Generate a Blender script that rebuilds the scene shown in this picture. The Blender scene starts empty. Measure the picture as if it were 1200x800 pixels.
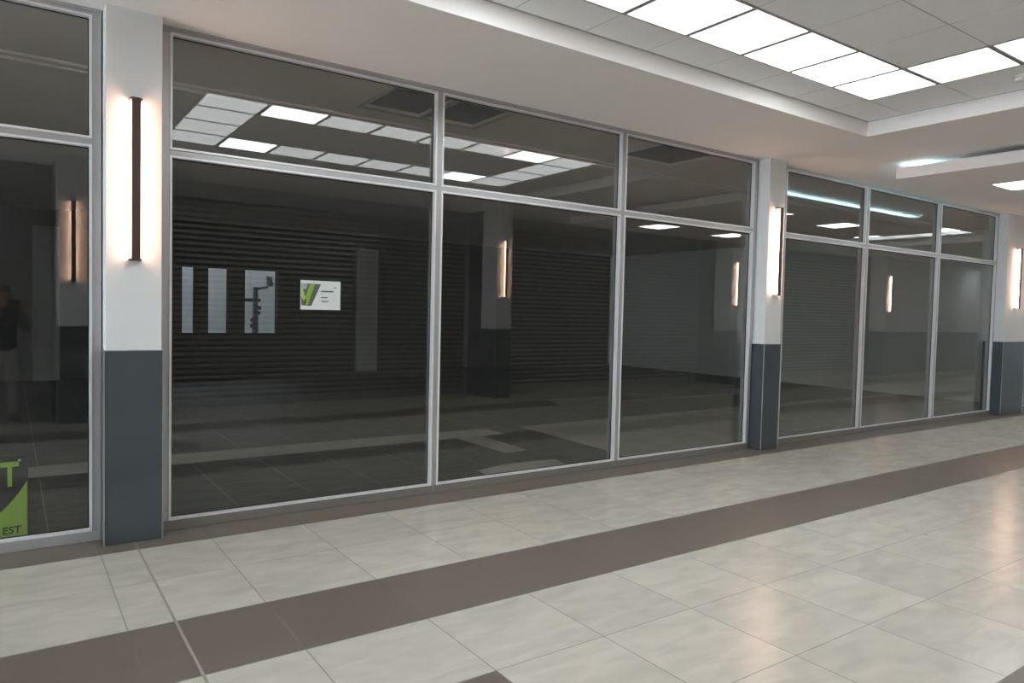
import bpy, bmesh, math, random
from mathutils import Vector, Matrix
random.seed(7)
C = bpy.context.scene.collection
SC = bpy.context.scene

# ------------------------------------------------------------------ helpers
class MB:
    """collects shapes, then links them as ONE mesh object"""
    def __init__(self): self.bm = bmesh.new()
    def box(self, x0, x1, y0, y1, z0, z1, mi=0, bev=0.0):
        bm = self.bm
        vs = [bm.verts.new((x, y, z)) for x in (x0, x1) for y in (y0, y1) for z in (z0, z1)]
        idx = [(0,1,3,2),(4,6,7,5),(0,4,5,1),(2,3,7,6),(0,2,6,4),(1,5,7,3)]
        fs = [bm.faces.new([vs[i] for i in f]) for f in idx]
        for f in fs: f.material_index = mi
        if bev > 0:
            es = list({e for f in fs for e in f.edges})
            r = bmesh.ops.bevel(bm, geom=es, offset=bev, segments=2, affect='EDGES', profile=0.5)
            for f in r['faces']: f.material_index = mi
        return self
    def quad(self, pts, mi=0):
        f = self.bm.faces.new([self.bm.verts.new(p) for p in pts]); f.material_index = mi; return self
    def prism(self, pts, axis, a0, a1, mi=0):
        """closed outline pts (2D) swept along axis from a0 to a1"""
        def P(p, a):
            return {'x': (a, p[0], p[1]), 'y': (p[0], a, p[1]), 'z': (p[0], p[1], a)}[axis]
        A = [self.bm.verts.new(P(p, a0)) for p in pts]; B = [self.bm.verts.new(P(p, a1)) for p in pts]
        n = len(pts)
        for i in range(n):
            f = self.bm.faces.new((A[i], A[(i+1) % n], B[(i+1) % n], B[i])); f.material_index = mi
        self.bm.faces.new(A[::-1]).material_index = mi; self.bm.faces.new(B).material_index = mi
        return self
    def tube(self, p0, p1, r0, r1=None, n=16, mi=0):
        r1 = r0 if r1 is None else r1
        p0, p1 = Vector(p0), Vector(p1); d = (p1-p0).normalized()
        a = d.orthogonal().normalized(); b = d.cross(a)
        A = []; B = []
        for i in range(n):
            t = 2*math.pi*i/n; v = a*math.cos(t)+b*math.sin(t)
            A.append(self.bm.verts.new(p0+v*r0)); B.append(self.bm.verts.new(p1+v*r1))
        for i in range(n):
            self.bm.faces.new((A[i], A[(i+1) % n], B[(i+1) % n], B[i])).material_index = mi
        self.bm.faces.new(A[::-1]).material_index = mi; self.bm.faces.new(B).material_index = mi
        return self
    def lathe(self, prof, c=(0,0,0), n=32, mi=0):
        c = Vector(c); rings = []
        for r, z in prof:
            rings.append([self.bm.verts.new(c+Vector((r*math.cos(2*math.pi*i/n), r*math.sin(2*math.pi*i/n), z))) for i in range(n)])
        for k in range(len(rings)-1):
            for i in range(n):
                self.bm.faces.new((rings[k][i], rings[k][(i+1) % n], rings[k+1][(i+1) % n], rings[k+1][i])).material_index = mi
        self.bm.faces.new(rings[0][::-1]).material_index = mi; self.bm.faces.new(rings[-1]).material_index = mi
        return self
    def sphere(self, c, r, sx=1, sy=1, sz=1, mi=0, seg=20):
        res = bmesh.ops.create_uvsphere(self.bm, u_segments=seg, v_segments=seg//2, radius=r,
              matrix=Matrix.Translation(c) @ Matrix.Diagonal((sx, sy, sz, 1)))
        for v in res['verts']:
            for f in v.link_faces: f.material_index = mi
        return self
    def xf(self, M):
        bmesh.ops.transform(self.bm, matrix=M, verts=self.bm.verts[:]); return self
    def build(self, name, mats, parent=None, smooth=False, local=None):
        bmesh.ops.recalc_face_normals(self.bm, faces=self.bm.faces[:])
        if local is not None:
            bmesh.ops.translate(self.bm, vec=-Vector(local), verts=self.bm.verts[:])
        me = bpy.data.meshes.new(name); self.bm.to_mesh(me); self.bm.free()
        for m in (mats if isinstance(mats, (list, tuple)) else [mats]): me.materials.append(m)
        if smooth:
            for p in me.polygons: p.use_smooth = True
        o = bpy.data.objects.new(name, me); C.objects.link(o)
        if parent: o.parent = parent
        return o

def tag(o, label=None, cat=None, group=None, kind=None):
    if label: o['label'] = label
    if cat: o['category'] = cat
    if group: o['group'] = group
    if kind: o['kind'] = kind
    return o
def thing(name, loc, label=None, cat=None, group=None, kind=None, rz=0):
    o = bpy.data.objects.new(name, None); C.objects.link(o); o.location = loc; o.rotation_euler = (0, 0, rz)
    o.empty_display_size = 0.1
    return tag(o, label, cat, group, kind)
def copy_tree(o, parent=None):
    c = o.copy(); C.objects.link(c)
    if parent: c.parent = parent
    for ch in list(o.children): copy_tree(ch, c)
    return c

# ------------------------------------------------------------------ materials
def new_mat(name):
    m = bpy.data.materials.new(name); m.use_nodes = True
    nt = m.node_tree; return m, nt, nt.nodes['Principled BSDF']
def N(nt, t, **kw):
    n = nt.nodes.new(t)
    for k, v in kw.items(): setattr(n, k, v)
    return n
def math_n(nt, op, a, b=None, c=None):
    n = N(nt, 'ShaderNodeMath', operation=op)
    for i, v in enumerate((a, b, c)):
        if v is None: continue
        if isinstance(v, (int, float)): n.inputs[i].default_value = v
        else: nt.links.new(v, n.inputs[i])
    return n.outputs[0]
def mixc(nt, fac, a, b, mode='MIX'):
    n = N(nt, 'ShaderNodeMix', data_type='RGBA', blend_type=mode)
    for s, v in ((n.inputs[0], fac), (n.inputs[6], a), (n.inputs[7], b)):
        if isinstance(v, (int, float)): s.default_value = v
        elif isinstance(v, tuple): s.default_value = (*v, 1) if len(v) == 3 else v
        else: nt.links.new(v, s)
    return n.outputs[2]
def plain(name, col, rough=0.5, metal=0.0, spec=0.5, var=0.0, vscale=8.0, bump=0.0, bscale=60.0, emit=None, estr=0.0, coat=0.0):
    """one-colour material with a little procedural mottling / bump"""
    m, nt, b = new_mat(name)
    b.inputs['Base Color'].default_value = (*col, 1); b.inputs['Roughness'].default_value = rough
    b.inputs['Metallic'].default_value = metal; b.inputs['Specular IOR Level'].default_value = spec
    b.inputs['Coat Weight'].default_value = coat
    tc = N(nt, 'ShaderNodeTexCoord')
    if var > 0:
        no = N(nt, 'ShaderNodeTexNoise'); no.inputs['Scale'].default_value = vscale; no.inputs['Detail'].default_value = 5
        nt.links.new(tc.outputs['Object'], no.inputs['Vector'])
        lo = tuple(max(0, c*(1-var)) for c in col); hi = tuple(min(1, c*(1+var)) for c in col)
        nt.links.new(mixc(nt, no.outputs['Fac'], lo, hi), b.inputs['Base Color'])
    if bump > 0:
        no = N(nt, 'ShaderNodeTexNoise'); no.inputs['Scale'].default_value = bscale; no.inputs['Detail'].default_value = 3
        nt.links.new(tc.outputs['Object'], no.inputs['Vector'])
        bp = N(nt, 'ShaderNodeBump'); bp.inputs['Strength'].default_value = bump; bp.inputs['Distance'].default_value = 0.005
        nt.links.new(no.outputs['Fac'], bp.inputs['Height']); nt.links.new(bp.outputs['Normal'], b.inputs['Normal'])
    if emit:
        b.inputs['Emission Color'].default_value = (*emit, 1); b.inputs['Emission Strength'].default_value = estr
    return m

def floor_tile_mat(name, base, joint, rough, streak, brown=False):
    """polished corridor tiles: 0.6 m grid, movement joint at x = 0.636, running shade variation"""
    m, nt, b = new_mat(name)
    tc = N(nt, 'ShaderNodeTexCoord'); sp = N(nt, 'ShaderNodeSeparateXYZ'); nt.links.new(tc.outputs['Object'], sp.inputs[0])
    x, y = sp.outputs[0], sp.outputs[1]
    right = math_n(nt, 'GREATER_THAN', x, 0.636)
    xo = math_n(nt, 'SUBTRACT', x, math_n(nt, 'ADD', 0.436, math_n(nt, 'MULTIPLY', right, 0.62)))
    def line(v, w):
        r = math_n(nt, 'DIVIDE', v, 0.6)
        fr = math_n(nt, 'ABSOLUTE', math_n(nt, 'SUBTRACT', r, math_n(nt, 'ROUND', r)))
        return math_n(nt, 'LESS_THAN', fr, w/0.6)
    def near(v, c, w): return math_n(nt, 'LESS_THAN', math_n(nt, 'ABSOLUTE', math_n(nt, 'SUBTRACT', v, c)), w)
    lx = line(xo, 0.0026); ly = line(y, 0.0022)
    ex = near(x, 0.636, 0.0062)
    ln = math_n(nt, 'MAXIMUM', lx, ly)
    # per-tile tint
    cx = math_n(nt, 'FLOOR', math_n(nt, 'DIVIDE', xo, 0.6)); cy = math_n(nt, 'FLOOR', math_n(nt, 'DIVIDE', y, 0.6))
    cb = N(nt, 'ShaderNodeCombineXYZ'); nt.links.new(cx, cb.inputs[0]); nt.links.new(cy, cb.inputs[1])
    wn = N(nt, 'ShaderNodeTexWhiteNoise', noise_dimensions='3D'); nt.links.new(cb.outputs[0], wn.inputs['Vector'])
    # cloudy marbling, shifted tile by tile
    off = N(nt, 'ShaderNodeVectorMath', operation='MULTIPLY_ADD'); nt.links.new(wn.outputs['Color'], off.inputs[0])
    off.inputs[1].default_value = (9, 9, 9); nt.links.new(tc.outputs['Object'], off.inputs[2])
    mp = N(nt, 'ShaderNodeMapping'); mp.inputs['Scale'].default_value = (2.2, 5.5, 1); mp.inputs['Rotation'].default_value = (0, 0, 0.5)
    nt.links.new(off.outputs[0], mp.inputs['Vector'])
    no = N(nt, 'ShaderNodeTexNoise'); no.inputs['Scale'].default_value = 1.6; no.inputs['Detail'].default_value = 7; no.inputs['Distortion'].default_value = 0.6
    nt.links.new(mp.outputs[0], no.inputs['Vector'])
    lo = tuple(c*(1-streak) for c in base); hi = tuple(min(1, c*(1+streak)) for c in base)
    rr = N(nt, 'ShaderNodeMapRange'); rr.inputs[1].default_value = 0.3; rr.inputs[2].default_value = 0.7; nt.links.new(no.outputs['Fac'], rr.inputs[0])
    col = mixc(nt, rr.outputs[0], lo, hi)
    tint = N(nt, 'ShaderNodeMapRange'); tint.inputs[3].default_value = 0.96; tint.inputs[4].default_value = 1.04; nt.links.new(wn.outputs['Value'], tint.inputs[0])
    col = mixc(nt, 1.0, col, tint.outputs[0], 'MULTIPLY')
    col = mixc(nt, ln, col, joint)
    col = mixc(nt, ex, col, (0.24, 0.225, 0.20) if not brown else (0.30, 0.27, 0.24))
    nt.links.new(col, b.inputs['Base Color'])
    anyl = math_n(nt, 'MAXIMUM', ln, ex)
    rv = N(nt, 'ShaderNodeMapRange'); rv.inputs[3].default_value = rough*0.85; rv.inputs[4].default_value = rough*1.2; nt.links.new(no.outputs['Fac'], rv.inputs[0])
    rgh = math_n(nt, 'ADD', rv.outputs[0], math_n(nt, 'MULTIPLY', anyl, 0.4))
    nt.links.new(rgh, b.inputs['Roughness'])
    bp = N(nt, 'ShaderNodeBump', invert=True); bp.inputs['Strength'].default_value = 0.35; bp.inputs['Distance'].default_value = 0.002
    nt.links.new(anyl, bp.inputs['Height']); nt.links.new(bp.outputs['Normal'], b.inputs['Normal'])
    return m

def slate_mat(name):
    m, nt, b = new_mat(name)
    tc = N(nt, 'ShaderNodeTexCoord'); sp = N(nt, 'ShaderNodeSeparateXYZ'); nt.links.new(tc.outputs['Object'], sp.inputs[0])
    x, y = sp.outputs[0], sp.outputs[1]
    def line(v, o, p, w):
        r = math_n(nt, 'DIVIDE', math_n(nt, 'SUBTRACT', v, o), p)
        fr = math_n(nt, 'ABSOLUTE', math_n(nt, 'SUBTRACT', r, math_n(nt, 'ROUND', r)))
        return math_n(nt, 'LESS_THAN', fr, w/p)
    ln = math_n(nt, 'MAXIMUM', line(x, 1.40, 0.6, 0.005), line(y, 0.55, 0.3, 0.0025))
    mp = N(nt, 'ShaderNodeMapping'); mp.inputs['Scale'].default_value = (1.5, 9, 1); nt.links.new(tc.outputs['Object'], mp.inputs['Vector'])
    no = N(nt, 'ShaderNodeTexNoise'); no.inputs['Scale'].default_value = 2.2; no.inputs['Detail'].default_value = 8; nt.links.new(mp.outputs[0], no.inputs['Vector'])
    rr = N(nt, 'ShaderNodeMapRange'); rr.inputs[1].default_value = 0.35; rr.inputs[2].default_value = 0.75; nt.links.new(no.outputs['Fac'], rr.inputs[0])
    col = mixc(nt, rr.outputs[0], (0.030, 0.036, 0.032), (0.085, 0.095, 0.085))
    col = mixc(nt, ln, col, (0.16, 0.165, 0.15))
    nt.links.new(col, b.inputs['Base Color']); b.inputs['Roughness'].default_value = 0.55
    return m

def glass_mat(name, tint=(0.95, 0.955, 0.945), ior=1.68, dust=0.0065):
    """clear pane: Fresnel-weighted mirror over a tinted see-through layer (same IOR from both faces)"""
    m = bpy.data.materials.new(name); m.use_nodes = True; nt = m.node_tree; nt.nodes.clear()
    out = N(nt, 'ShaderNodeOutputMaterial'); mx = N(nt, 'ShaderNodeMixShader')
    tr = N(nt, 'ShaderNodeBsdfTransparent'); tr.inputs[0].default_value = (*tint, 1)
    gl = N(nt, 'ShaderNodeBsdfGlossy'); gl.inputs['Roughness'].default_value = 0.0
    fr = N(nt, 'ShaderNodeFresnel'); ge = N(nt, 'ShaderNodeNewGeometry')
    i = N(nt, 'ShaderNodeMapRange'); i.inputs[3].default_value = ior; i.inputs[4].default_value = 1/ior
    nt.links.new(ge.outputs['Backfacing'], i.inputs[0]); nt.links.new(i.outputs[0], fr.inputs['IOR'])
    nt.links.new(fr.outputs[0], mx.inputs[0]); nt.links.new(tr.outputs[0], mx.inputs[1]); nt.links.new(gl.outputs[0], mx.inputs[2])
    # thin even film of dust: the more of it the longer the slanted way through
    df = N(nt, 'ShaderNodeBsdfDiffuse'); df.inputs[0].default_value = (0.7, 0.7, 0.68, 1)
    dt = N(nt, 'ShaderNodeVectorMath', operation='DOT_PRODUCT'); nt.links.new(ge.outputs['Normal'], dt.inputs[0]); nt.links.new(ge.outputs['Incoming'], dt.inputs[1])
    cs = math_n(nt, 'MAXIMUM', math_n(nt, 'ABSOLUTE', dt.outputs['Value']), 0.12)
    cov = math_n(nt, 'MINIMUM', math_n(nt, 'DIVIDE', dust, cs), 0.2)
    m2 = N(nt, 'ShaderNodeMixShader'); nt.links.new(cov, m2.inputs[0]); nt.links.new(mx.outputs[0], m2.inputs[1]); nt.links.new(df.outputs[0], m2.inputs[2])
    nt.links.new(m2.outputs[0], out.inputs[0])
    return m

M = {}
M['beige'] = floor_tile_mat('beige_polished_tile', (0.51, 0.477, 0.413), (0.20, 0.19, 0.17), 0.24, 0.09)
M['brown'] = floor_tile_mat('brown_tile', (0.155, 0.127, 0.104), (0.20, 0.17, 0.145), 0.36, 0.06, brown=True)
M['slate'] = slate_mat('dark_slate_tile')
M['screed'] = plain('bare_screed', (0.30, 0.295, 0.265), 0.8, var=0.3, vscale=3.5, bump=0.3)
M['plaster'] = plain('white_plaster', (0.72, 0.715, 0.71), 0.75, var=0.03, vscale=2, bump=0.05, bscale=120)
M['soffit'] = plain('soffit_paint', (0.90, 0.855, 0.83), 0.8, var=0.03, vscale=1.2)
M['ctile'] = plain('ceiling_tile', (0.90, 0.90, 0.91), 0.8, var=0.04, vscale=30)
M['tbar'] = plain('ceiling_grid_metal', (0.42, 0.42, 0.43), 0.45, var=0.05)
M['clad'] = plain('grey_cladding_tile', (0.064, 0.074, 0.081), 0.32, var=0.22, vscale=3.2, bump=0.03)
M['dado'] = plain('grey_dado_paint', (0.09, 0.095, 0.095), 0.5, var=0.12, vscale=4)
M['alu'] = plain('satin_aluminium', (0.47, 0.46, 0.465), 0.34, metal=0.45, var=0.05, vscale=5)
M['bead'] = plain('glazing_bead', (0.82, 0.82, 0.83), 0.30, metal=0.25, var=0.03)
M['edge'] = plain('steel_edge_trim', (0.45, 0.45, 0.46), 0.3, metal=0.7, var=0.05)
M['gasket'] = plain('black_gasket', (0.015, 0.015, 0.016), 0.6, var=0.1)
M['glass'] = glass_mat('shopfront_glass')
M['glass3'] = glass_mat('end_door_dimming_glass', (0.3, 0.32, 0.33), 1.5)  # dark tint added to hold back daylight from the end door
M['shopwhite'] = plain('reflector_white_wall', (0.84, 0.84, 0.81), 0.8, var=0.03)
M['glass2'] = glass_mat('rear_window_glass', (0.8, 0.84, 0.86), 1.5)
M['bronze'] = plain('bronze_lamp_body', (0.085, 0.055, 0.047), 0.42, metal=0.3, var=0.08)
M['warm'] = plain('warm_lamp_diffuser', (0.9, 0.85, 0.8), 0.4, emit=(1.0, 0.60, 0.42), estr=6.0, var=0.01)
M['led'] = plain('led_panel_diffuser', (0.9, 0.9, 0.9), 0.35, emit=(0.86, 0.96, 1.0), estr=3.2, var=0.01)
M['trans'] = plain('translucent_ceiling_panel', (0.80, 0.82, 0.83), 0.12, emit=(0.95, 0.985, 1.0), estr=1.02, var=0.01, coat=0.6)
M['cove'] = plain('cool_cove_strip', (0.9, 0.9, 0.9), 0.4, emit=(0.50, 0.86, 1.0), estr=4.0, var=0.01)
M['white'] = plain('white_plastic', (0.75, 0.75, 0.74), 0.4, var=0.03)
M['shutter'] = plain('dark_shutter_slats', (0.30, 0.285, 0.265), 0.32, metal=0.35, var=0.12, vscale=1.2)
M['shutter_mid'] = plain('grey_shutter_slats', (0.46, 0.45, 0.43), 0.32, metal=0.3, var=0.08, vscale=1.2)
M['shutter_pale'] = plain('pale_shutter_slats', (0.74, 0.74, 0.71), 0.45, metal=0.2, var=0.08, vscale=1.2)
M['groove'] = plain('shaded_slat_groove', (0.02, 0.02, 0.02), 0.8, var=0.1)  # near-black colour stands in for the shade between slats
M['shutbox'] = plain('shutter_hood_metal', (0.36, 0.38, 0.42), 0.45, metal=0.3, var=0.08, vscale=2)
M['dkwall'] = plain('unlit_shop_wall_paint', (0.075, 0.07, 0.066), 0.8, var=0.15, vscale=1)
M['intceil'] = plain('shop_ceiling_board', (0.74, 0.675, 0.635), 0.85, var=0.06, vscale=1.5)
M['void'] = plain('ceiling_void_lining', (0.17, 0.195, 0.235), 0.9, var=0.2)  # even blue-grey for the hatch void and tile backing
M['duct'] = plain('foil_duct', (0.16, 0.165, 0.175), 0.4, metal=0.5, var=0.2, vscale=40, bump=0.6, bscale=30)
M['baywall'] = plain('dull_grey_brown_wall_paint', (0.26, 0.24, 0.235), 0.8, var=0.06, vscale=1)
M['pier'] = plain('dull_white_pier', (0.42, 0.42, 0.41), 0.85, var=0.1, vscale=2)  # white pier toned down to an even mid grey
M['sill'] = plain('brownish_sill_aluminium', (0.26, 0.24, 0.22), 0.4, metal=0.3, var=0.06, vscale=3)  # darker and browner than the other frame aluminium
M['post'] = plain('dark_painted_steel', (0.03, 0.03, 0.03), 0.5, var=0.2)
M['paving'] = plain('yard_paving', (0.22, 0.21, 0.2), 0.9, var=0.2, vscale=3)
M['paper'] = plain('white_paper', (0.66, 0.69, 0.68), 0.5, var=0.02)
M['lime'] = plain('lime_green_print', (0.24, 0.40, 0.045), 0.45, var=0.06, vscale=25)
M['limepale'] = plain('pale_lime_print', (0.42, 0.50, 0.14), 0.45, var=0.1, vscale=40)
M['ink'] = plain('dark_print', (0.022, 0.024, 0.026), 0.5, var=0.1)
M['greyink'] = plain('grey_print', (0.10, 0.11, 0.12), 0.5, var=0.35, vscale=60)
M['blueink'] = plain('pale_grey_print', (0.36, 0.39, 0.42), 0.5, var=0.25, vscale=70)
M['skin'] = plain('skin', (0.30, 0.17, 0.11), 0.5, var=0.06, vscale=20)
M['hair'] = plain('dark_hair', (0.012, 0.010, 0.009), 0.5, var=0.3, vscale=60)
M['shirt'] = plain('dark_knit_shirt', (0.06, 0.055, 0.06), 0.85, var=0.25, vscale=50, bump=0.2, bscale=200)
M['trouser'] = plain('light_grey_trousers', (0.48, 0.46, 0.43), 0.85, var=0.15, vscale=20)
M['shoe'] = plain('dark_shoe_leather', (0.02, 0.018, 0.016), 0.4, var=0.2)
M['phone'] = plain('black_phone_glass', (0.012, 0.012, 0.014), 0.15, var=0.1)

# ------------------------------------------------------------------ measures (metres)
SOF = 3.28          # soffit underside
GY = 0.355          # glass plane
X0, X1 = -9.0, 31.0 # corridor ends
BACK = -5.7         # shutters opposite
REAR = 11.5         # rear wall of the empty shop

# ------------------------------------------------------------------ corridor floor
f = MB()
def band(xa, xb, ya, yb, mi): f.quad([(xa, ya, 0), (xb, ya, 0), (xb, yb, 0), (xa, yb, 0)], mi)
band(X0, X1, 0.0, 0.40, 1)
band(X0, X1, -1.2, 0.0, 0)
band(X0, X1, -1.8, -1.2, 1)
band(X0, X1, -2.4, -1.8, 0)
band(X0, 1.056, -3.0, -2.4, 0); band(1.056, 1.656, -3.0, -2.4, 1); band(1.656, X1, -3.0, -2.4, 0)
band(X0, X1, -3.6, -3.0, 0)
band(X0, X1, -4.2, -3.6, 1)
band(X0, X1, BACK-0.3, -4.2, 0)
fl = f.build('floor', [M['beige'], M['brown']]); tag(fl, 'polished beige corridor floor with brown bands', 'floor', kind='structure')

# ------------------------------------------------------------------ shop interior shell
f = MB().box(X0, X1, 0.40, 18.0, -0.12, -0.002)
fi = f.build('floor_interior', M['slate']); tag(fi, 'dark slate tiled floor of the empty shop', 'floor', kind='structure')
def patch(pts, z=0.003):
    b = MB(); n = len(pts)
    b.prism(pts, 'z', -0.001, z); o = b.build('screed_strip', M['screed'], fi); return o
patch([(-2.6, 2.46), (4.3, 2.42), (4.32, 1.42), (4.62, 1.46), (4.66, 2.40), (4.98, 2.42), (4.98, 2.86), (2.2, 2.92), (-2.6, 2.90)])
patch([(3.58, 0.62), (4.5, 0.60), (4.58, 0.90), (4.02, 0.96), (3.60, 0.84)])
patch([(5.40, 1.15), (5.28, 0.42), (14.98, 0.42), (14.98, 2.80), (9.7, 2.86), (5.48, 2.78)])
patch([(7.4, 4.3), (13.0, 4.1), (13.0, 4.9), (7.6, 5.0)])

def wall(name, x0, x1, y0, y1, z0, z1, m, label=None, bev=0):
    o = MB().box(x0, x1, y0, y1, z0, z1, 0, bev).build(name, m); tag(o, label, None, kind='structure'); return o
IC = 3.262
# rear wall with its four window openings
wins = [(2.30, 2.74), (2.94, 3.22), (3.46, 3.90), (4.22, 4.95)]
zb, zt = 0.88, 2.33
b = MB()
b.box(X0, X1, REAR, REAR+0.2, 0, zb); b.box(X0, X1, REAR, REAR+0.2, zt, 3.6)
xs = [X0] + [v for w in wins for v in w] + [X1]
for i in range(0, len(xs), 2): b.box(xs[i], xs[i+1], REAR, REAR+0.2, zb, zt)
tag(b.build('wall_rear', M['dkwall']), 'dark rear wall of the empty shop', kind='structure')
for k, (a, c) in enumerate(wins):
    wn = thing(f'window_{k+5}', (a, REAR, zb), kind='structure')
    g = 0.03
    fr = MB().box(a, a+g, REAR+0.06, REAR+0.12, zb, zt).box(c-g, c, REAR+0.06, REAR+0.12, zb, zt).box(a+g, c-g, REAR+0.06, REAR+0.12, zt-g, zt).box(a+g, c-g, REAR+0.06, REAR+0.12, zb, zb+g)
    fr.build('window_frame', M['post'], wn, local=wn.location)
    MB().box(a+g, c-g, REAR+0.085, REAR+0.095, zb+g, zt-g).build('pane', M['glass2'], wn, local=wn.location)
# white piers on the rear wall
for k, (a, c) in enumerate([(0.35, 0.78), (6.80, 7.33)]):
    o = MB().box(a, c, REAR-0.12, REAR-0.001, 0, 2.93, 0, 0.004).build(f'trim_{k+1}', M['pier']); tag(o, kind='structure')
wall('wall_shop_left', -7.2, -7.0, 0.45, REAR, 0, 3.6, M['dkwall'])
wall('wall_shop_right', 15.0, 15.2, 0.45, REAR, 0, IC, M['shopwhite'])  # white wall added here to lift the brightness behind the farther glass
# shop ceiling with two open service hatches
hx0, hx1, hx2, hy0, hy1 = 2.53, 3.10, 3.66, 0.46, 1.15
b = MB()
b.box(X0, X1, hy1, REAR, IC, IC+0.03); b.box(X0, X1, 0.40, hy0, IC, IC+0.03)
b.box(X0, hx0, hy0, hy1, IC, IC+0.03); b.box(hx2, 5.55, hy0, hy1, IC, IC+0.03); b.box(hx1-0.02, hx1+0.02, hy0, hy1, IC, IC+0.03)
b.box(6.4, X1, hy0, hy1, IC, IC+0.03)
ic = b.build('ceiling_interior', M['intceil']); tag(ic, 'dim plain ceiling of the empty shop', kind='structure')
b = MB()
for (a, c) in ((hx0, hx2), (5.55, 6.4)):
    b.box(a-0.05, c+0.05, hy0-0.05, hy1+0.05, 3.9, 3.95)
    b.box(a-0.06, a-0.0, hy0, hy1, IC+0.03, 3.9); b.box(c, c+0.06, hy0, hy1, IC+0.03, 3.9)
    b.box(a-0.06, c+0.06, hy0-0.06, hy0, IC+0.03, 3.9); b.box(a-0.06, c+0.06, hy1, hy1+0.06, IC+0.03, 3.9)
b.build('ceiling_void', M['void'], ic)
def hatch_rim(a, c, name):
    r = 0.028
    bb = MB().box(a-r, c+r, hy0-r, hy0, IC-0.012, IC+0.001).box(a-r, c+r, hy1, hy1+r, IC-0.012, IC+0.001).box(a-r, a, hy0, hy1, IC-0.012, IC+0.001).box(c, c+r, hy0, hy1, IC-0.012, IC+0.001)
    o = bb.build(name, M['tbar'], ic); return o
MB().box(X0, 14.9, 1.46, 1.53, IC-0.022, IC-0.0005, 0, 0.004).box(X0, 14.9, 1.58, 1.66, IC-0.030, IC-0.0005, 0, 0.004).build('ceiling_batten', M['intceil'], ic)
hatch_rim(hx0, hx1-0.02, 'hatch_rim'); hatch_rim(hx1+0.02, hx2, 'hatch_rim')
# flexible ducts in the void
def duct(pts, r, label):
    b = MB(); n = 40
    P = []
    for i in range(n+1):
        t = i/n*(len(pts)-1); k = min(int(t), len(pts)-2); u = t-k
        p0 = Vector(pts[max(k-1, 0)]); p1 = Vector(pts[k]); p2 = Vector(pts[k+1]); p3 = Vector(pts[min(k+2, len(pts)-1)])
        P.append(0.5*((2*p1)+(p2-p0)*u+(2*p0-5*p1+4*p2-p3)*u*u+(3*p1-p0-3*p2+p3)*u**3))
    for i in range(n): b.tube(P[i], P[i+1], r*(1.0 if i % 2 else 0.93), r*(0.93 if i % 2 else 1.0), 14)
    o = b.build('flexible_duct', M['duct'], ic)
duct([(2.50, 0.95, 3.58), (2.75, 0.8, 3.45), (3.0, 0.72, 3.46), (3.12, 0.70, 3.60)], 0.10, 'foil flexible duct sagging in the left open ceiling hatch')
duct([(3.10, 0.98, 3.60), (3.3, 0.9, 3.44), (3.5, 0.7, 3.48), (3.62, 0.6, 3.62)], 0.10, 'foil flexible duct curling through the right open ceiling hatch')

# yard behind the rear windows, its wall and roof added to dim the daylight
o = MB().box(X0, X1, REAR+0.2, 17, -0.1, -0.001).build('floor_passage', M['paving']); tag(o, kind='structure')
wall('wall_daylight_screen', X0, X1, 17, 17.2, -0.1, 3.6, M['plaster'])
wall('ceiling_daylight_screen', X0, X1, REAR+0.2, 16.72, 3.6, 3.7, M['plaster'])  # unseen roof added against the sky; narrow gap lights the wall
t = thing('signpost', (4.95, 13.3, 0), 'dark steel post with crossarm and brackets outside the widest rear window', 'post')
b = MB().tube((0,0,0), (0,0,1.98), 0.085, 0.06); b.build('pole', M['post'], t)
MB().box(-0.32, 0.12, -0.03, 0.03, 1.62, 1.70, 0, 0.006).build('crossarm', M['post'], t)
for z, s, l_ in ((1.42, 1, 0.13), (1.30, 1, 0.11), (1.12, -1, 0.11), (0.98, -1, 0.12)):
    xa_, xb_ = sorted((0.03*s, l_*s)); MB().box(xa_, xb_, -0.05, 0.05, z, z+0.09, 0, 0.005).build('bracket', M['post'], t)
MB().tube((0.0, 0, 1.93), (0.30, 0, 1.99), 0.03).build('top_arm', M['post'], t)
MB().box(0.24, 0.40, -0.07, 0.07, 2.0, 2.26, 0, 0.012).build('lamp_box', M['pier'], t)

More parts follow.
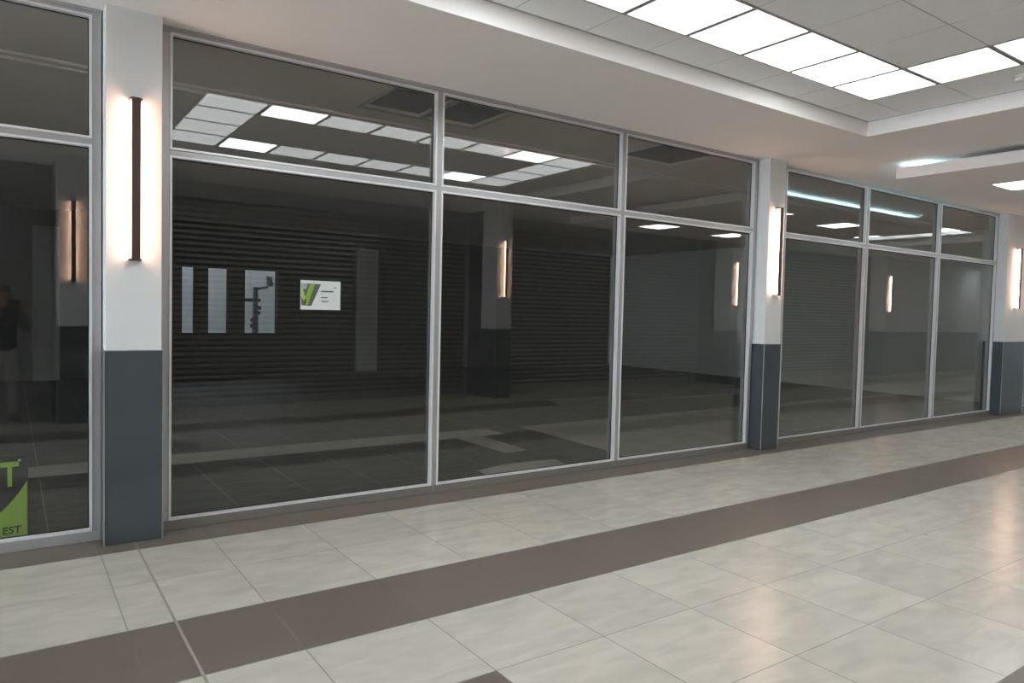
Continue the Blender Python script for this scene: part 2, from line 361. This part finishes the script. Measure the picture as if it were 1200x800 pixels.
# ------------------------------------------------------------------ shopfront windows
def shopfront(name, xl, xr, mulls, jl=True, jr=True, wj=0.05, sill='sill'):
    """aluminium shopfront: head, sill rail, transom, jambs, mullions, beads and one pane per opening"""
    w = thing(name, (xl, GY, 0), kind='structure')
    L = w.location.copy()
    ya, yb = GY-0.045, GY+0.055
    hz0 = 3.232; tz0, tz1 = 2.455, 2.505; sz = 0.078
    def prof_h(z0, z1, nm, step):
        b = MB()
        b.box(xl, xr, ya, yb, z0, z1, 0, 0.003)
        return b.build(nm, M['alu'], w, local=L)
    b = MB().box(xl, xr, ya, yb, hz0+0.012, SOF, 0, 0.003); b.box(xl, xr, ya-0.012, ya+0.02, hz0+0.030, SOF, 0, 0.002); b.build('head_rail', M['alu'], w, local=L)
    b = MB().box(xl, xr, ya, yb, 0.0, sz-0.012, 0, 0.004); b.build('sill_rail', M[sill], w, local=L)
    posts = []
    if jl: posts.append((xl, xl+wj))
    for m_ in mulls: posts.append((m_-0.024, m_+0.024))
    if jr: posts.append((xr-wj, xr))
    for i, (a, c) in enumerate(posts):
        isj = (jl and i == 0) or (jr and i == len(posts)-1)
        b = MB().box(a, c, ya, yb, sz-0.012, hz0+0.012, 0, 0.003)
        if not isj: b.box(a+0.018, a+0.022, ya-0.003, ya+0.001, 0.02, hz0+0.03)
        b.build('jamb' if isj else 'mullion', M['alu'], w, local=L)
    edges = [(posts[i][1], posts[i+1][0]) for i in range(len(posts)-1)]
    for (a, c) in edges:
        b = MB().box(a, c, ya+0.004, yb, tz0+0.006, tz1-0.006, 0, 0.003); b.build('transom', M['alu'], w, local=L)
        for (z0, z1) in ((sz-0.012, tz0+0.006), (tz1-0.006, hz0+0.012)):
            t_ = 0.014
            bb = MB()
            y0, y1 = ya-0.004, GY-0.006
            bb.box(a, a+t_, y0, y1, z0, z1); bb.box(c-t_, c, y0, y1, z0, z1)
            bb.box(a+t_, c-t_, y0, y1, z0, z0+t_); bb.box(a+t_, c-t_, y0, y1, z1-t_, z1)
            bb.build('glazing_bead', M['bead'], w, local=L)
            g_ = MB(); e = 0.006; ag, cg, z0g, z1g = a+t_, c-t_, z0+t_, z1-t_
            y0, y1 = GY-0.009, GY-0.004
            g_.box(ag, ag+e, y0, y1, z0g, z1g); g_.box(cg-e, cg, y0, y1, z0g, z1g); g_.box(ag+e, cg-e, y0, y1, z0g, z0g+e); g_.box(ag+e, cg-e, y0, y1, z1g-e, z1g)
            g_.build('gasket', M['gasket'], w, local=L)
            MB().box(a+0.004, c-0.004, GY-0.004, GY+0.004, z0+0.004, z1-0.004).build('pane', M['glass'], w, local=L)
    return w
shopfront('window_1', -5.75, 0.4675, [-3.6, -1.55], sill='alu')
shopfront('window_2', 0.805, 6.925, [2.840, 4.866])
shopfront('window_3', 7.42, 13.235, [9.256, 11.245])
shopfront('window_4', 14.06, 20.2, [16.1, 18.15])
# plain wall past the last shopfront
wall('wall_shopfront_end', 20.2, X1, 0.25, 0.45, 0, 3.6, M['plaster'])
wall('wall_shopfront_start', X0, -6.1, 0.25, 0.45, 0, 3.6, M['plaster'])

# ------------------------------------------------------------------ pilasters
def pilaster(x0, x1, yf, yb, label, clad_h=1.2, face=-1, group=None):
    """plaster shaft over a tile-clad base; yf = exposed face, yb = back"""
    p = thing('pilaster', ((x0+x1)/2, yf, 0), label, 'pilaster', group, 'structure'); L = p.location.copy()
    ya, yc = min(yf, yb), max(yf, yb); s = 0.008
    yi = yf - face*s
    MB().box(x0+s, x1-s, min(yi, yb), max(yi, yb), clad_h, SOF+0.02, 0, 0.003).build('plaster_shaft', M['plaster'], p, local=L)
    MB().box(x0, x1, ya, yc, 0, clad_h, 0, 0.002).build('tile_cladding', M['clad'], p, local=L)
    for xe, sx in ((x0, -1), (x1, 1)):
        MB().box(xe-0.004, xe+0.004, yf-0.004, yf+0.004, 0, clad_h+0.002, 0, 0.001).build('corner_trim', M['edge'], p, local=L)
    MB().box(x0-0.002, x1+0.002, ya-0.002, yc, clad_h, clad_h+0.006).build('cap_trim', M['edge'], p, local=L)
    return p
pilaster(0.468, 0.795, 0.16, 0.46, 'grey tile based white pilaster between the leftmost panes and the wide shopfront')
pilaster(6.945, 7.255, 0.16, 0.46, 'grey tile based white pilaster between the wide shopfront and the farther shopfront')
pilaster(13.215, 14.06, 0.16, 0.46, 'broad grey tile based white pilaster at the right edge beyond the farther shopfront')
opp = [(0.47, 0.81), (6.86, 7.20), (13.12, 13.46), (19.70, 20.05)]
olab = ['white and grey pilaster across the corridor, reflected in the leftmost pane',
        'white and grey pilaster across the corridor, reflected in the middle pane of the wide shopfront',
        'white and grey pilaster across the corridor, reflected faintly beside the second wall lamp',
        'white and grey pilaster across the corridor, reflected in the middle pane of the farther shopfront']
for (a, c), l in zip(opp, olab): pilaster(a, c, -4.78, -5.25, l, 1.2, face=1)

# ------------------------------------------------------------------ wall lamps
def make_lamp(loc, label, rz=0):
    """slim bronze bar standing off the wall, glowing to both sides; local -y is out of the wall"""
    t = thing('wall_light', loc, label, 'wall light', 'linear wall lights on the pilasters', None, rz)
    h = 0.492
    MB().box(-0.016, 0.016, -0.006, 0.0, -h+0.01, h-0.01, 0, 0.001).build('back_plate', M['bronze'], t)
    for s in (-1, 1):
        MB().box(s*0.012 if s < 0 else 0.006, s*0.006 if s < 0 else 0.012, -0.056, -0.006, -h+0.014, h-0.014).build('diffuser', M['warm'], t)
    MB().box(-0.006, 0.006, -0.056, -0.006, -h+0.014, h-0.014).build('core_profile', M['white'], t)
    MB().box(-0.024, 0.024, -0.070, -0.056, -h, h, 0, 0.002).build('front_bar', M['bronze'], t)
    for s in (-1, 1):
        z0, z1 = (h-0.012, h) if s > 0 else (-h, -h+0.012)
        b = MB().box(-0.034, 0.034, -0.056, -0.0, z0, z1, 0, 0.001)
        b.build('end_cap', M['bronze'], t)
    return t
L0 = make_lamp((0.634, 0.1665, 2.250), 'bronze bar wall light glowing on the pilaster beside the leftmost panes')
def lamp(loc, label, rz=0):
    o = copy_tree(L0); o.location = loc; o['label'] = label; o.rotation_euler = (0, 0, rz); return o
lamp((7.10, 0.1665, 2.245), 'bronze bar wall light glowing on the pilaster between the two shopfronts')
lamp((13.60, 0.1665, 2.24), 'bronze bar wall light glowing at the right edge on the broad pilaster')
ll = ['bronze bar wall light across the corridor, mirrored in the leftmost pane',
      'bronze bar wall light across the corridor, mirrored in the wide shopfront',
      'bronze bar wall light across the corridor, mirrored as a thin sliver beside the second pilaster',
      'bronze bar wall light across the corridor, mirrored in the farther shopfront']
for (a, c), l in zip(opp, ll): lamp(((a+c)/2, -4.7865, 2.245), l, math.pi)

# ------------------------------------------------------------------ corridor ceiling
coffers = [(0.80, 6.84, -4.09, -0.99), (14.45, 17.35, -4.09, -0.99)]
b = MB()
ya, yb = BACK-0.3, 0.46
cur = X0
for (a, c, y0, y1) in coffers:
    b.box(cur, a, ya, yb, SOF, 3.62); b.box(a, c, ya, y0, SOF, 3.62); b.box(a, c, y1, yb, SOF, 3.62); cur = c
b.box(cur, X1, ya, yb, SOF, 3.62)
ce = b.build('ceiling', M['soffit']); tag(ce, 'smooth painted corridor soffit around the recessed coffers', kind='structure')
CZ = 3.422; T = 0.59
def ordn(n): return ['first', 'second', 'third', 'fourth', 'fifth', 'sixth', 'seventh', 'eighth'][n]
panel_mesh = {}
def panel(x0, y0, kind, label, group, z=CZ):
    t = thing('light_panel', (x0, y0, z), label, 'light panel', group, 'thing')
    if kind not in panel_mesh:
        g = 0.021
        d = MB().box(g, T-g, g, T-g, -0.004, 0.02).build('diffuser', M['led'] if kind == 'led' else M['trans'], t)
        r = MB()
        for (xa, xb, ya_, yb_) in ((0.004, T-0.004, 0.004, g), (0.004, T-0.004, T-g, T-0.004), (0.004, g, g, T-g), (T-g, T-0.004, g, T-g)):
            r.box(xa, xb, ya_, yb_, -0.006, 0.012)
        e = r.build('panel_frame', M['tbar'], t)
        panel_mesh[kind] = (d, e)
    else:
        for src in panel_mesh[kind]:
            o = src.copy(); C.objects.link(o); o.parent = t
    return t
for ci, (a, c, y0, y1) in enumerate(coffers):
    nx = 8 if ci == 0 else 3
    rx1 = a+0.658+nx*T; rx0 = rx1-nx*T
    ry1 = y1-0.372; ry0 = ry1-4*T
    name = 'coffer above the wide shopfront' if ci == 0 else 'small coffer farther down the corridor'
    ring = set()
    for i in range(nx):
        for j in range(4):
            if i in (0, nx-1) or j in (0, 3): ring.add((i, j))
    # tile board with holes at the ring
    b = MB()
    gx = [a] + [rx0+i*T for i in range(nx+1)] + [c]
    gy = [y0] + [ry0+j*T for j in range(5)] + [y1]
    for i in range(len(gx)-1):
        for j in range(len(gy)-1):
            if (i-1, j-1) in ring: continue
            g = 0.0045
            b.box(gx[i]+g, gx[i+1]-g, gy[j]+g, gy[j+1]-g, CZ-0.002, CZ+0.012)
    tl = b.build('ceiling_tiles', M['ctile']); tag(tl, 'grey tile ceiling inside the '+name, kind='structure')
    g = MB()
    for x in gx[1:-1]: g.box(x-0.007, x+0.007, y0, y1, CZ, CZ+0.016)
    for y in gy[1:-1]: g.box(a, c, y-0.007, y+0.007, CZ+0.0005, CZ+0.0165)
    g.box(a, a+0.018, y0, y1, CZ-0.003, CZ+0.016); g.box(c-0.018, c, y0, y1, CZ-0.003, CZ+0.016)
    g.box(a, c, y0, y0+0.018, CZ-0.003, CZ+0.016); g.box(a, c, y1-0.018, y1, CZ-0.003, CZ+0.016)
    g.build('ceiling_grid', M['tbar'], tl)
    MB().box(a, c, y0, y1, CZ+0.04, CZ+0.06).build('ceiling_backing', M['void'], tl)
    for (i, j) in sorted(ring):
        led = (i in (1, nx-2) and j in (0, 3)) if nx > 4 else (i == 1 and j in (0, 3))
        if j == 3: where = f'shopfront-side row, {ordn(nx-1-i)} from right end'
        elif j == 0: where = f'row away from shopfront, {ordn(nx-1-i)} from right end'
        elif i == nx-1: where = f'right end column, {ordn(3-j)} from the shopfront'
        else: where = f'left end column, {ordn(3-j)} from the shopfront'
        kind = 'led' if led else 'trans'
        lab = ('bright lit' if led else 'pale translucent') + (' panel in big coffer, ' if ci == 0 else ' panel in far small coffer, ') + where
        panel(rx0+i*T, ry0+j*T, kind, lab, 'lit ring of panels in the '+name)
# smoke detector on the tile border
t = thing('smoke_detector', (6.44, -2.42, CZ-0.002), 'round white smoke detector on the coffer ceiling at the right edge', 'smoke detector')
MB().lathe([(0.05, 0.0), (0.052, -0.012), (0.046, -0.016)][::-1]).build('base', M['white'], t, smooth=False)
MB().lathe([(0.036, -0.016), (0.038, -0.028), (0.03, -0.042), (0.012, -0.046)][::-1]).build('sensor_head', M['white'], t, smooth=False)

# ------------------------------------------------------------------ ceiling raft with cove light
def raft(x0, x1, y0, y1, label, lights, strip):
    r = thing('ceiling_raft', ((x0+x1)/2, (y0+y1)/2, SOF), label, 'ceiling raft'); L = r.location.copy()
    zb, zt = 3.10, 3.222
    b = MB()
    hx = sorted({x for (x, y) in lights}); hy = sorted({y for (x, y) in lights})
    gx = [x0]+[v for x in hx for v in (x, x+T)]+[x1]; gy = [y0]+[v for y in hy for v in (y, y+T)]+[y1]
    holes = {(round(x, 3), round(y, 3)) for (x, y) in lights}
    for i in range(len(gx)-1):
        for j in range(len(gy)-1):
            z0 = zb+0.02 if (round(gx[i], 3), round(gy[j], 3)) in holes else zb
            b.box(gx[i], gx[i+1], gy[j], gy[j+1], z0, zt)
    b2 = b.bm; bmesh.ops.remove_doubles(b2, verts=b2.verts[:], dist=1e-5)
    b.build('raft_body', M['soffit'], r, local=L)
    MB().box(x0+0.45, x1-0.45, y0+0.45, y1-0.45, zt, SOF+0.01).build('hanger_block', M['soffit'], r, local=L)
    if strip:
        MB().box(x0+0.12, x1-0.75, y1-0.16, y1-0.12, zt+0.004, zt+0.022).build('cove_strip', M['cove'], r, local=L)
    return zb
rl = [(9.32, -1.68), (11.30, -1.68), (9.32, -3.95), (11.30, -3.95)]
zr = raft(8.23, 13.40, -4.52, -0.568, 'flat white ceiling raft hanging over the farther shopfront with cove light above it', rl, True)
for (x, y), w in zip(rl, ['near the shopfront, closer to the big coffer', 'near the shopfront, at the far end', 'away from the shopfront, closer to the big coffer', 'away from the shopfront, at the far end']):
    panel(x, y, 'led', 'square lit panel in the hanging raft, '+w, 'square panels in the ceiling rafts', zr+0.006)
rl2 = [(-4.0, -1.68), (-1.6, -1.68), (-4.0, -3.95), (-1.6, -3.95)]  # unseen left raft and its panels, added to balance the light
raft(-5.2, -0.2, -4.52, -0.568, 'unseen ceiling raft added to even the light, above the leftmost panes, out to the left', rl2, False)
for (x, y), w in zip(rl2, ['near the shopfront, farthest left', 'near the shopfront, beside the first pilaster', 'away from the shopfront, farthest left', 'away from the shopfront, beside the first pilaster']):
    panel(x, y, 'led', 'added fill panel in the unseen left raft, '+w, 'square panels in the ceiling rafts', zr+0.006)
for k, (x, y) in enumerate([(20.5, -2.6), (25.2, -4.6), (25.2, -1.8)]):
    panel(x, y, 'led', ['square lit panel in the soffit past the far small coffer', 'square lit panel in the far soffit, away from the shopfronts', 'square lit panel in the far soffit, on the shopfront side'][k], 'square panels in the far soffit', SOF-0.002)

# ------------------------------------------------------------------ opposite side of the corridor
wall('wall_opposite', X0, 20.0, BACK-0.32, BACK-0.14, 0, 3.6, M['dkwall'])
wall('wall_opposite_end', 20.05, X1, -5.25, -5.05, 1.2, 3.6, M['plaster'])
wall('baseboard_opposite', 20.05, X1, -5.25, -5.04, 0, 1.2, M['dado'])
def shutter(xa, xb, label, sm='shutter'):
    s = thing('roller_shutter', ((xa+xb)/2, BACK, 0), label, 'roller shutter', 'closed shutters across the corridor'); L = s.location.copy()
    p = 0.085; z = 0.07; pts = []
    while z < 3.03:
        for u, d in ((0.0, 0.0), (0.03, 0.026), (0.16, 0.036), (0.40, 0.034), (0.56, 0.024), (0.60, 0.0)): pts.append((BACK-0.02+d, z+u*p))
        z += p
    pts.append((BACK-0.02, z)); poly = pts + [(BACK-0.04, z), (BACK-0.04, 0.07)]
    cu_ = MB().prism(poly, 'x', xa+0.06, xb-0.06).build('curtain', [M[sm], M['groove']], s, local=L)
    for pg in cu_.data.polygons:
        if abs(pg.center.y+0.02) < 0.002: pg.material_index = 1
    MB().box(xa+0.06, xb-0.06, BACK-0.05, BACK+0.01, 0.0, 0.07, 0, 0.004).build('bottom_bar', M[sm], s, local=L)
    for (a, c) in ((xa, xa+0.07), (xb-0.07, xb)): MB().box(a, c, BACK-0.07, BACK+0.03, 0, 3.05, 0, 0.003).build('guide_rail', M['shutbox'], s, local=L)
    MB().box(xa, xb, BACK-0.12, BACK+0.04, 3.05, SOF-0.003, 0, 0.006).build('hood', M['shutbox'], s, local=L)
wall('wall_opposite_bay', -6.0, 0.45, BACK-0.13, BACK-0.01, 0, SOF+0.02, M['baywall'])
shutter(0.70, 6.85, 'dark closed roller shutter mirrored across the left half of the wide shopfront')
shutter(7.20, 13.1, 'grey closed roller shutter mirrored right of the reflected lamp in the wide shopfront', 'shutter_mid')
shutter(13.46, 19.7, 'pale closed roller shutter mirrored in the left pane of the farther shopfront', 'shutter_pale')
for k, x in enumerate((0.575, 7.03, 13.28, 19.85)):
    wall(f'trim_{k+3}', x-0.115 if k == 0 else x-0.17, x+0.115 if k == 0 else x+0.17, BACK-0.13, -5.25, 0, SOF+0.02, M['dkwall'])

# corridor ends
wall('wall_shop_far', 20.22, 20.4, 0.45, REAR, 0, 3.6, M['plaster'])
b = MB().box(X0-0.2, X0, BACK-0.3, -5.2, 0, 3.6).box(X0-0.2, X0, 0.2, 0.45, 0, 3.6).box(X0-0.2, X0, -5.2, 0.2, 3.1, 3.6)
tag(b.build('wall_start', M['plaster']), kind='structure')
d = thing('door_2', (X0-0.1, -2.5, 0), kind='structure')
b = MB()
for y in (-5.2, -3.87, -2.53, -1.2, 0.14): b.box(X0-0.15, X0-0.08, y, y+0.06, 0, 3.1)
b.box(X0-0.15, X0-0.08, -5.2, 0.2, 3.04, 3.1); b.box(X0-0.15, X0-0.08, -5.2, 0.2, 2.2, 2.26); b.box(X0-0.15, X0-0.08, -5.2, 0.2, 0, 0.08)
b.build('door_frame', M['alu'], d, local=d.location)
MB().box(X0-0.12, X0-0.11, -5.16, 0.16, 0.08, 3.06).build('pane', M['glass2'], d, local=d.location)
b = MB()
b.box(X1, X1+0.2, BACK-0.3, -4.4, 0, 3.6); b.box(X1, X1+0.2, -0.4, 0.45, 0, 3.6); b.box(X1, X1+0.2, -4.4, -0.4, 2.5, 3.6)
tag(b.build('wall_end', M['plaster']), kind='structure')
d = thing('door_1', (X1, -2.4, 0), kind='structure')
b = MB()
for y in (-4.4, -3.42, -2.43, -1.45, -0.46): b.box(X1+0.05, X1+0.12, y, y+0.06, 0, 2.5)
b.box(X1+0.05, X1+0.12, -4.4, -0.4, 2.44, 2.5); b.box(X1+0.05, X1+0.12, -4.4, -0.4, 0, 0.08)
b.build('door_frame', M['post'], d, local=d.location)
MB().box(X1+0.08, X1+0.09, -4.36, -0.44, 0.08, 2.44).build('pane', M['glass3'], d, local=d.location)

# ------------------------------------------------------------------ poster on the pane
def strip_text(body, size, loc, rot, name, mat, parent, depth=0.0004, bold=0.0, ax='LEFT', sx=1.0):
    cu = bpy.data.curves.new(name, 'FONT'); cu.body = body; cu.size = size; cu.extrude = depth; cu.offset = bold; cu.align_x = ax
    o = bpy.data.objects.new(name, cu); C.objects.link(o)
    dg = bpy.context.evaluated_depsgraph_get()
    me = bpy.data.meshes.new_from_object(o.evaluated_get(dg)); me.name = name
    bpy.data.objects.remove(o); me.materials.clear(); me.materials.append(mat)
    q = bpy.data.objects.new(name, me); C.objects.link(q); q.parent = parent
    q.location = loc; q.rotation_euler = rot; q.scale = (sx, 1, 1); return q
# placed on the corridor face of the glass
P = thing('poster', (1.734, GY-0.0055, 1.481), 'small white landscape poster with green diagonal print, stuck on the widest dark pane', 'poster')
W_, H_ = 0.303, 0.213
MB().box(0, W_, -0.0008, 0, 0, H_).build('sheet', M['paper'], P)
def flat(parent, name, pts, mat, y0=-0.0014, y1=-0.0009):
    b = MB(); b.prism(pts, 'y', y0, y1); return b.build(name, mat, parent)
flat(P, 'picture_print', [(0.006, 0.030), (0.080, 0.026), (0.152, 0.188), (0.006, 0.190)], M['greyink'])
flat(P, 'picture_print', [(0.010, 0.145), (0.045, 0.150), (0.052, 0.188), (0.010, 0.190)], M['blueink'], -0.0017, -0.0015)
flat(P, 'green_stripe', [(0.026, 0.062), (0.040, 0.030), (0.054, 0.030), (0.106, 0.186), (0.068, 0.186)], M['lime'], -0.0021, -0.0018)
flat(P, 'green_stripe', [(0.006, 0.100), (0.006, 0.168), (0.020, 0.140), (0.044, 0.055), (0.036, 0.034)], M['limepale'], -0.0021, -0.0018)
for (x0, x1, z0, z1, mm) in ((0.152, 0.247, 0.131, 0.141, 'ink'), (0.154, 0.203, 0.086, 0.094, 'ink'), (0.154, 0.182, 0.117, 0.121, 'blueink'),
                             (0.152, 0.214, 0.064, 0.068, 'greyink'), (0.160, 0.208, 0.055, 0.060, 'greyink'), (0.250, 0.276, 0.163, 0.168, 'greyink')):
    b = MB(); x = x0
    while x < x1-0.002:                      # broken into word-like dashes, too small to read
        w = min(random.uniform(0.008, 0.02), x1-x); b.box(x, x+w, -0.0014, -0.0009, z0, z1); x += w+0.0025
    b.build('printed_line', M[mm], P)

# ------------------------------------------------------------------ green and black board behind the left pane
B = thing('notice_board', (-0.52, GY+0.012, 0.078), 'black and lime green letting board behind the bottom of the leftmost pane', 'sign board')
bw, bh = 0.608, 0.492
MB().box(0, bw, 0, 0.006, 0, bh, 0, 0.001).build('board', M['ink'], B)
arc = []
for i in range(25):
    t_ = i/24; arc.append((0.05+t_*(bw-0.055), 0.03+0.305*(t_**3.2)))
pts = [(bw-0.006, 0.004), (bw-0.006, arc[-1][1])] + arc[::-1][1:] + [(0.05, 0.004)]
flat(B, 'green_swoosh', pts, M['lime'], -0.0008, 0.0)
strip_text('T', 0.20, (0.472, -0.0014, 0.312), (math.pi/2, 0, 0), 'lettering', M['lime'], B, bold=0.006, sx=0.72)
strip_text('EST', 0.062, (0.477, -0.0014, 0.022), (math.pi/2, 0, 0), 'lettering', M['ink'], B, bold=0.001, sx=0.98)
b = MB().tube((bw-0.045, -0.004, bh-0.03), (bw-0.045, 0.0, bh-0.03), 0.007, 0.007, 12); b.build('fixing_screw', M['edge'], B)

# ------------------------------------------------------------------ camera
cam_d = bpy.data.cameras.new('camera'); cam = bpy.data.objects.new('camera', cam_d); C.objects.link(cam)
f_px, yaw, pit, rol, cd, chh = 842.367, 0.6102, -0.0398, 0.0229, 4.8285, 1.4905
ca, sa, cb_, sb = math.cos(yaw), math.sin(yaw), math.cos(pit), math.sin(pit)
fwd = Vector((sa*cb_, ca*cb_, sb)); rt = Vector((ca, -sa, 0)); up = rt.cross(fwd)
r_ = rt*math.cos(rol)+up*math.sin(rol); u_ = -rt*math.sin(rol)+up*math.cos(rol)
Mx = Matrix((r_, u_, -fwd)).transposed().to_4x4(); Mx.translation = Vector((0, -cd, chh)); cam.matrix_world = Mx
cam_d.sensor_width = 36; cam_d.sensor_fit = 'HORIZONTAL'; cam_d.lens = 36*f_px/1200; cam_d.clip_start = 0.02; cam_d.clip_end = 100
SC.camera = cam

# ------------------------------------------------------------------ the photographer, seen mirrored in the leftmost pane
def skin(name, verts, edges, radii, mat, parent, root=0, sub=2):
    me = bpy.data.meshes.new(name); me.from_pydata(verts, edges, []); me.update()
    o = bpy.data.objects.new(name, me); C.objects.link(o)
    mod = o.modifiers.new('s', 'SKIN'); mod.use_smooth_shade = True
    sk = me.skin_vertices[0].data
    for i, r in enumerate(radii):
        sk[i].radius = (r, r) if isinstance(r, (int, float)) else r
        sk[i].use_root = (i == root)
    ss = o.modifiers.new('u', 'SUBSURF'); ss.levels = sub; ss.render_levels = sub
    dg = bpy.context.evaluated_depsgraph_get(); m2 = bpy.data.meshes.new_from_object(o.evaluated_get(dg))
    bpy.data.objects.remove(o); m2.name = name
    for p in m2.polygons: p.use_smooth = True
    m2.materials.clear(); m2.materials.append(mat)
    q = bpy.data.objects.new(name, m2); C.objects.link(q); q.parent = parent
    return q
# local frame: y forward (towards what is photographed), x to the person's right
pyaw = 0.30
bx, by = -0.40*math.sin(pyaw) + 0.04, -cd - 0.40*math.cos(pyaw)
H = thing('person', (bx, by, 0), 'person in dark shirt and light trousers holding up a phone, mirrored in the leftmost pane', 'person', None, None, -pyaw)
PH = (0.0, 0.385, 1.49)      # phone centre in the local frame
V, Ed, R = [], [], []
def node(p, r, par=None):
    V.append(p); R.append(r)
    if par is not None: Ed.append((par, len(V)-1))
    return len(V)-1
pel = node((0, 0, 0.93), (0.135, 0.105)); wai = node((0, 0.0, 1.08), (0.125, 0.095), pel); chest = node((0, 0.0, 1.25), (0.145, 0.105), wai)
neckb = node((0, -0.005, 1.41), (0.075, 0.065), chest); neck = node((0, 0.01, 1.47), 0.052, neckb)
jaw = node((0, 0.03, 1.53), (0.062, 0.075), neck); skull = node((0, 0.02, 1.605), (0.074, 0.092), jaw); node((0, 0.012, 1.655), (0.045, 0.06), skull)
hands = []
for s in (-1, 1):
    sh = node((0.165*s, -0.005, 1.37), 0.058, neckb if False else chest); el = node((0.24*s, 0.10, 1.13), 0.043, sh)
    wr = node((0.125*s, 0.315, 1.42), 0.027, el); pm = node((0.105*s, 0.355, 1.475), (0.022, 0.036), wr)
    hands.append((s, pm))
    for k in range(4):                       # fingers, wrapped round the phone's edge
        z = 1.452+0.017*k; ln = (0.8, 0.95, 1.0, 0.92)[k]
        a_ = node((0.100*s, 0.385, z), 0.0085, pm); b_ = node((0.085*s, 0.385+0.020*ln, z+0.004), 0.0080, a_); node(((0.085-0.028*ln)*s, 0.385+0.020*ln, z+0.006), 0.0070, b_)
    a_ = node((0.092*s, 0.352, 1.452), 0.0105, pm); node((0.060*s, 0.358, 1.470), 0.0085, a_)
for s in (-1, 1):
    hp = node((0.095*s, 0, 0.86), 0.088, pel); kn = node((0.105*s, 0.015, 0.48), 0.056, hp); an = node((0.11*s, -0.01, 0.10), 0.038, kn); node((0.118*s, 0.13, 0.035), (0.04, 0.026), an)
body = skin('body', V, Ed, R, M['skin'], H)
# face: eyes at half the head height, nose, mouth, ears
b = MB()
b.sphere((0, 0.118, 1.555), 0.013, 0.8, 1.2, 1.5); b.build('nose', M['skin'], H, smooth=True)
for s in (-1, 1):
    MB().sphere((0.079*s, 0.015, 1.57), 0.02, 0.4, 0.8, 1.5).build('ear', M['skin'], H, smooth=True)
    MB().sphere((0.031*s, 0.094, 1.588), 0.012, 1.1, 0.6, 0.7).build('eye', M['hair'], H, smooth=True)
b = MB(); b.sphere((0, 0.104, 1.515), 0.02, 1.1, 0.45, 0.3); b.build('mouth', M['skin'], H, smooth=True)
b = MB(); b.sphere((0, 0.0, 1.628), 0.092, 0.95, 1.08, 0.78)
b.sphere((0, -0.03, 1.575), 0.080, 0.98, 0.85, 1.0); b.build('hair', M['hair'], H, smooth=True)
V, Ed, R = [], [], []
hem = node((0, 0, 0.86), (0.172, 0.138)); pel = node((0, 0, 0.96), (0.166, 0.132), hem); wai = node((0, 0, 1.08), (0.152, 0.118), pel); chest = node((0, 0, 1.25), (0.165, 0.122), wai); nb = node((0, -0.005, 1.405), (0.082, 0.075), chest)
for s in (-1, 1):
    sh = node((0.168*s, -0.005, 1.37), 0.071, chest); el = node((0.242*s, 0.10, 1.13), 0.056, sh); node((0.150*s, 0.27, 1.355), 0.036, el)
skin('shirt', V, Ed, R, M['shirt'], H)
V, Ed, R = [], [], []
top = node((0, 0, 1.03), (0.138, 0.108)); pel = node((0, 0, 0.94), (0.150, 0.120), top)
for s in (-1, 1):
    hp = node((0.097*s, 0, 0.84), 0.100, pel); kn = node((0.107*s, 0.012, 0.48), 0.074, hp); node((0.112*s, -0.008, 0.085), 0.060, kn)
skin('trousers', V, Ed, R, M['trouser'], H)
for s in (-1, 1):
    V, Ed, R = [], [], []
    a_ = node((0.113*s, -0.045, 0.042), (0.040, 0.040)); b_ = node((0.116*s, 0.06, 0.042), (0.046, 0.036), a_); node((0.12*s, 0.165, 0.032), (0.040, 0.026), b_)
    skin('shoe', V, Ed, R, M['shoe'], H)
# phone: landscape, its lens where the picture is taken from
q = thing('phone', (0.04, -cd, chh), 'black phone held sideways in both hands of the mirrored photographer', 'phone', None, None, -pyaw)
ph = MB().box(-0.066, 0.066, -0.022, -0.014, -0.052, 0.016, 0, 0.003); ph.build('case', M['phone'], q)
MB().box(-0.061, 0.061, -0.0226, -0.022, -0.048, 0.011).build('screen', M['greyink'], q)
MB().lathe([(0.006, 0.0), (0.007, 0.002), (0.007, 0.003)], n=20).xf(Matrix.Translation((-0.04, -0.0145, 0)) @ Matrix.Rotation(-math.pi/2, 4, 'X')).build('lens_ring', M['edge'], q)

# ------------------------------------------------------------------ daylight outside the rear windows and end door
w = bpy.data.worlds.new('world'); SC.world = w; w.use_nodes = True; nt = w.node_tree
bg = nt.nodes['Background']; bg.inputs['Strength'].default_value = 4.0; bg.inputs['Color'].default_value = (0.86, 0.93, 1.0, 1)

# ------------------------------------------------------------------ view
SC.view_settings.view_transform = 'Standard'; SC.view_settings.look = 'None'; SC.view_settings.gamma = 1.0
SC.view_settings.use_curve_mapping = False; SC.view_settings.exposure = 2.27
SC.cycles.use_denoising = True; SC.cycles.max_bounces = 10; SC.cycles.diffuse_bounces = 5; SC.cycles.glossy_bounces = 6; SC.cycles.transparent_max_bounces = 24
SC.cycles.sample_clamp_indirect = 6.0
SC.cycles.caustics_reflective = True
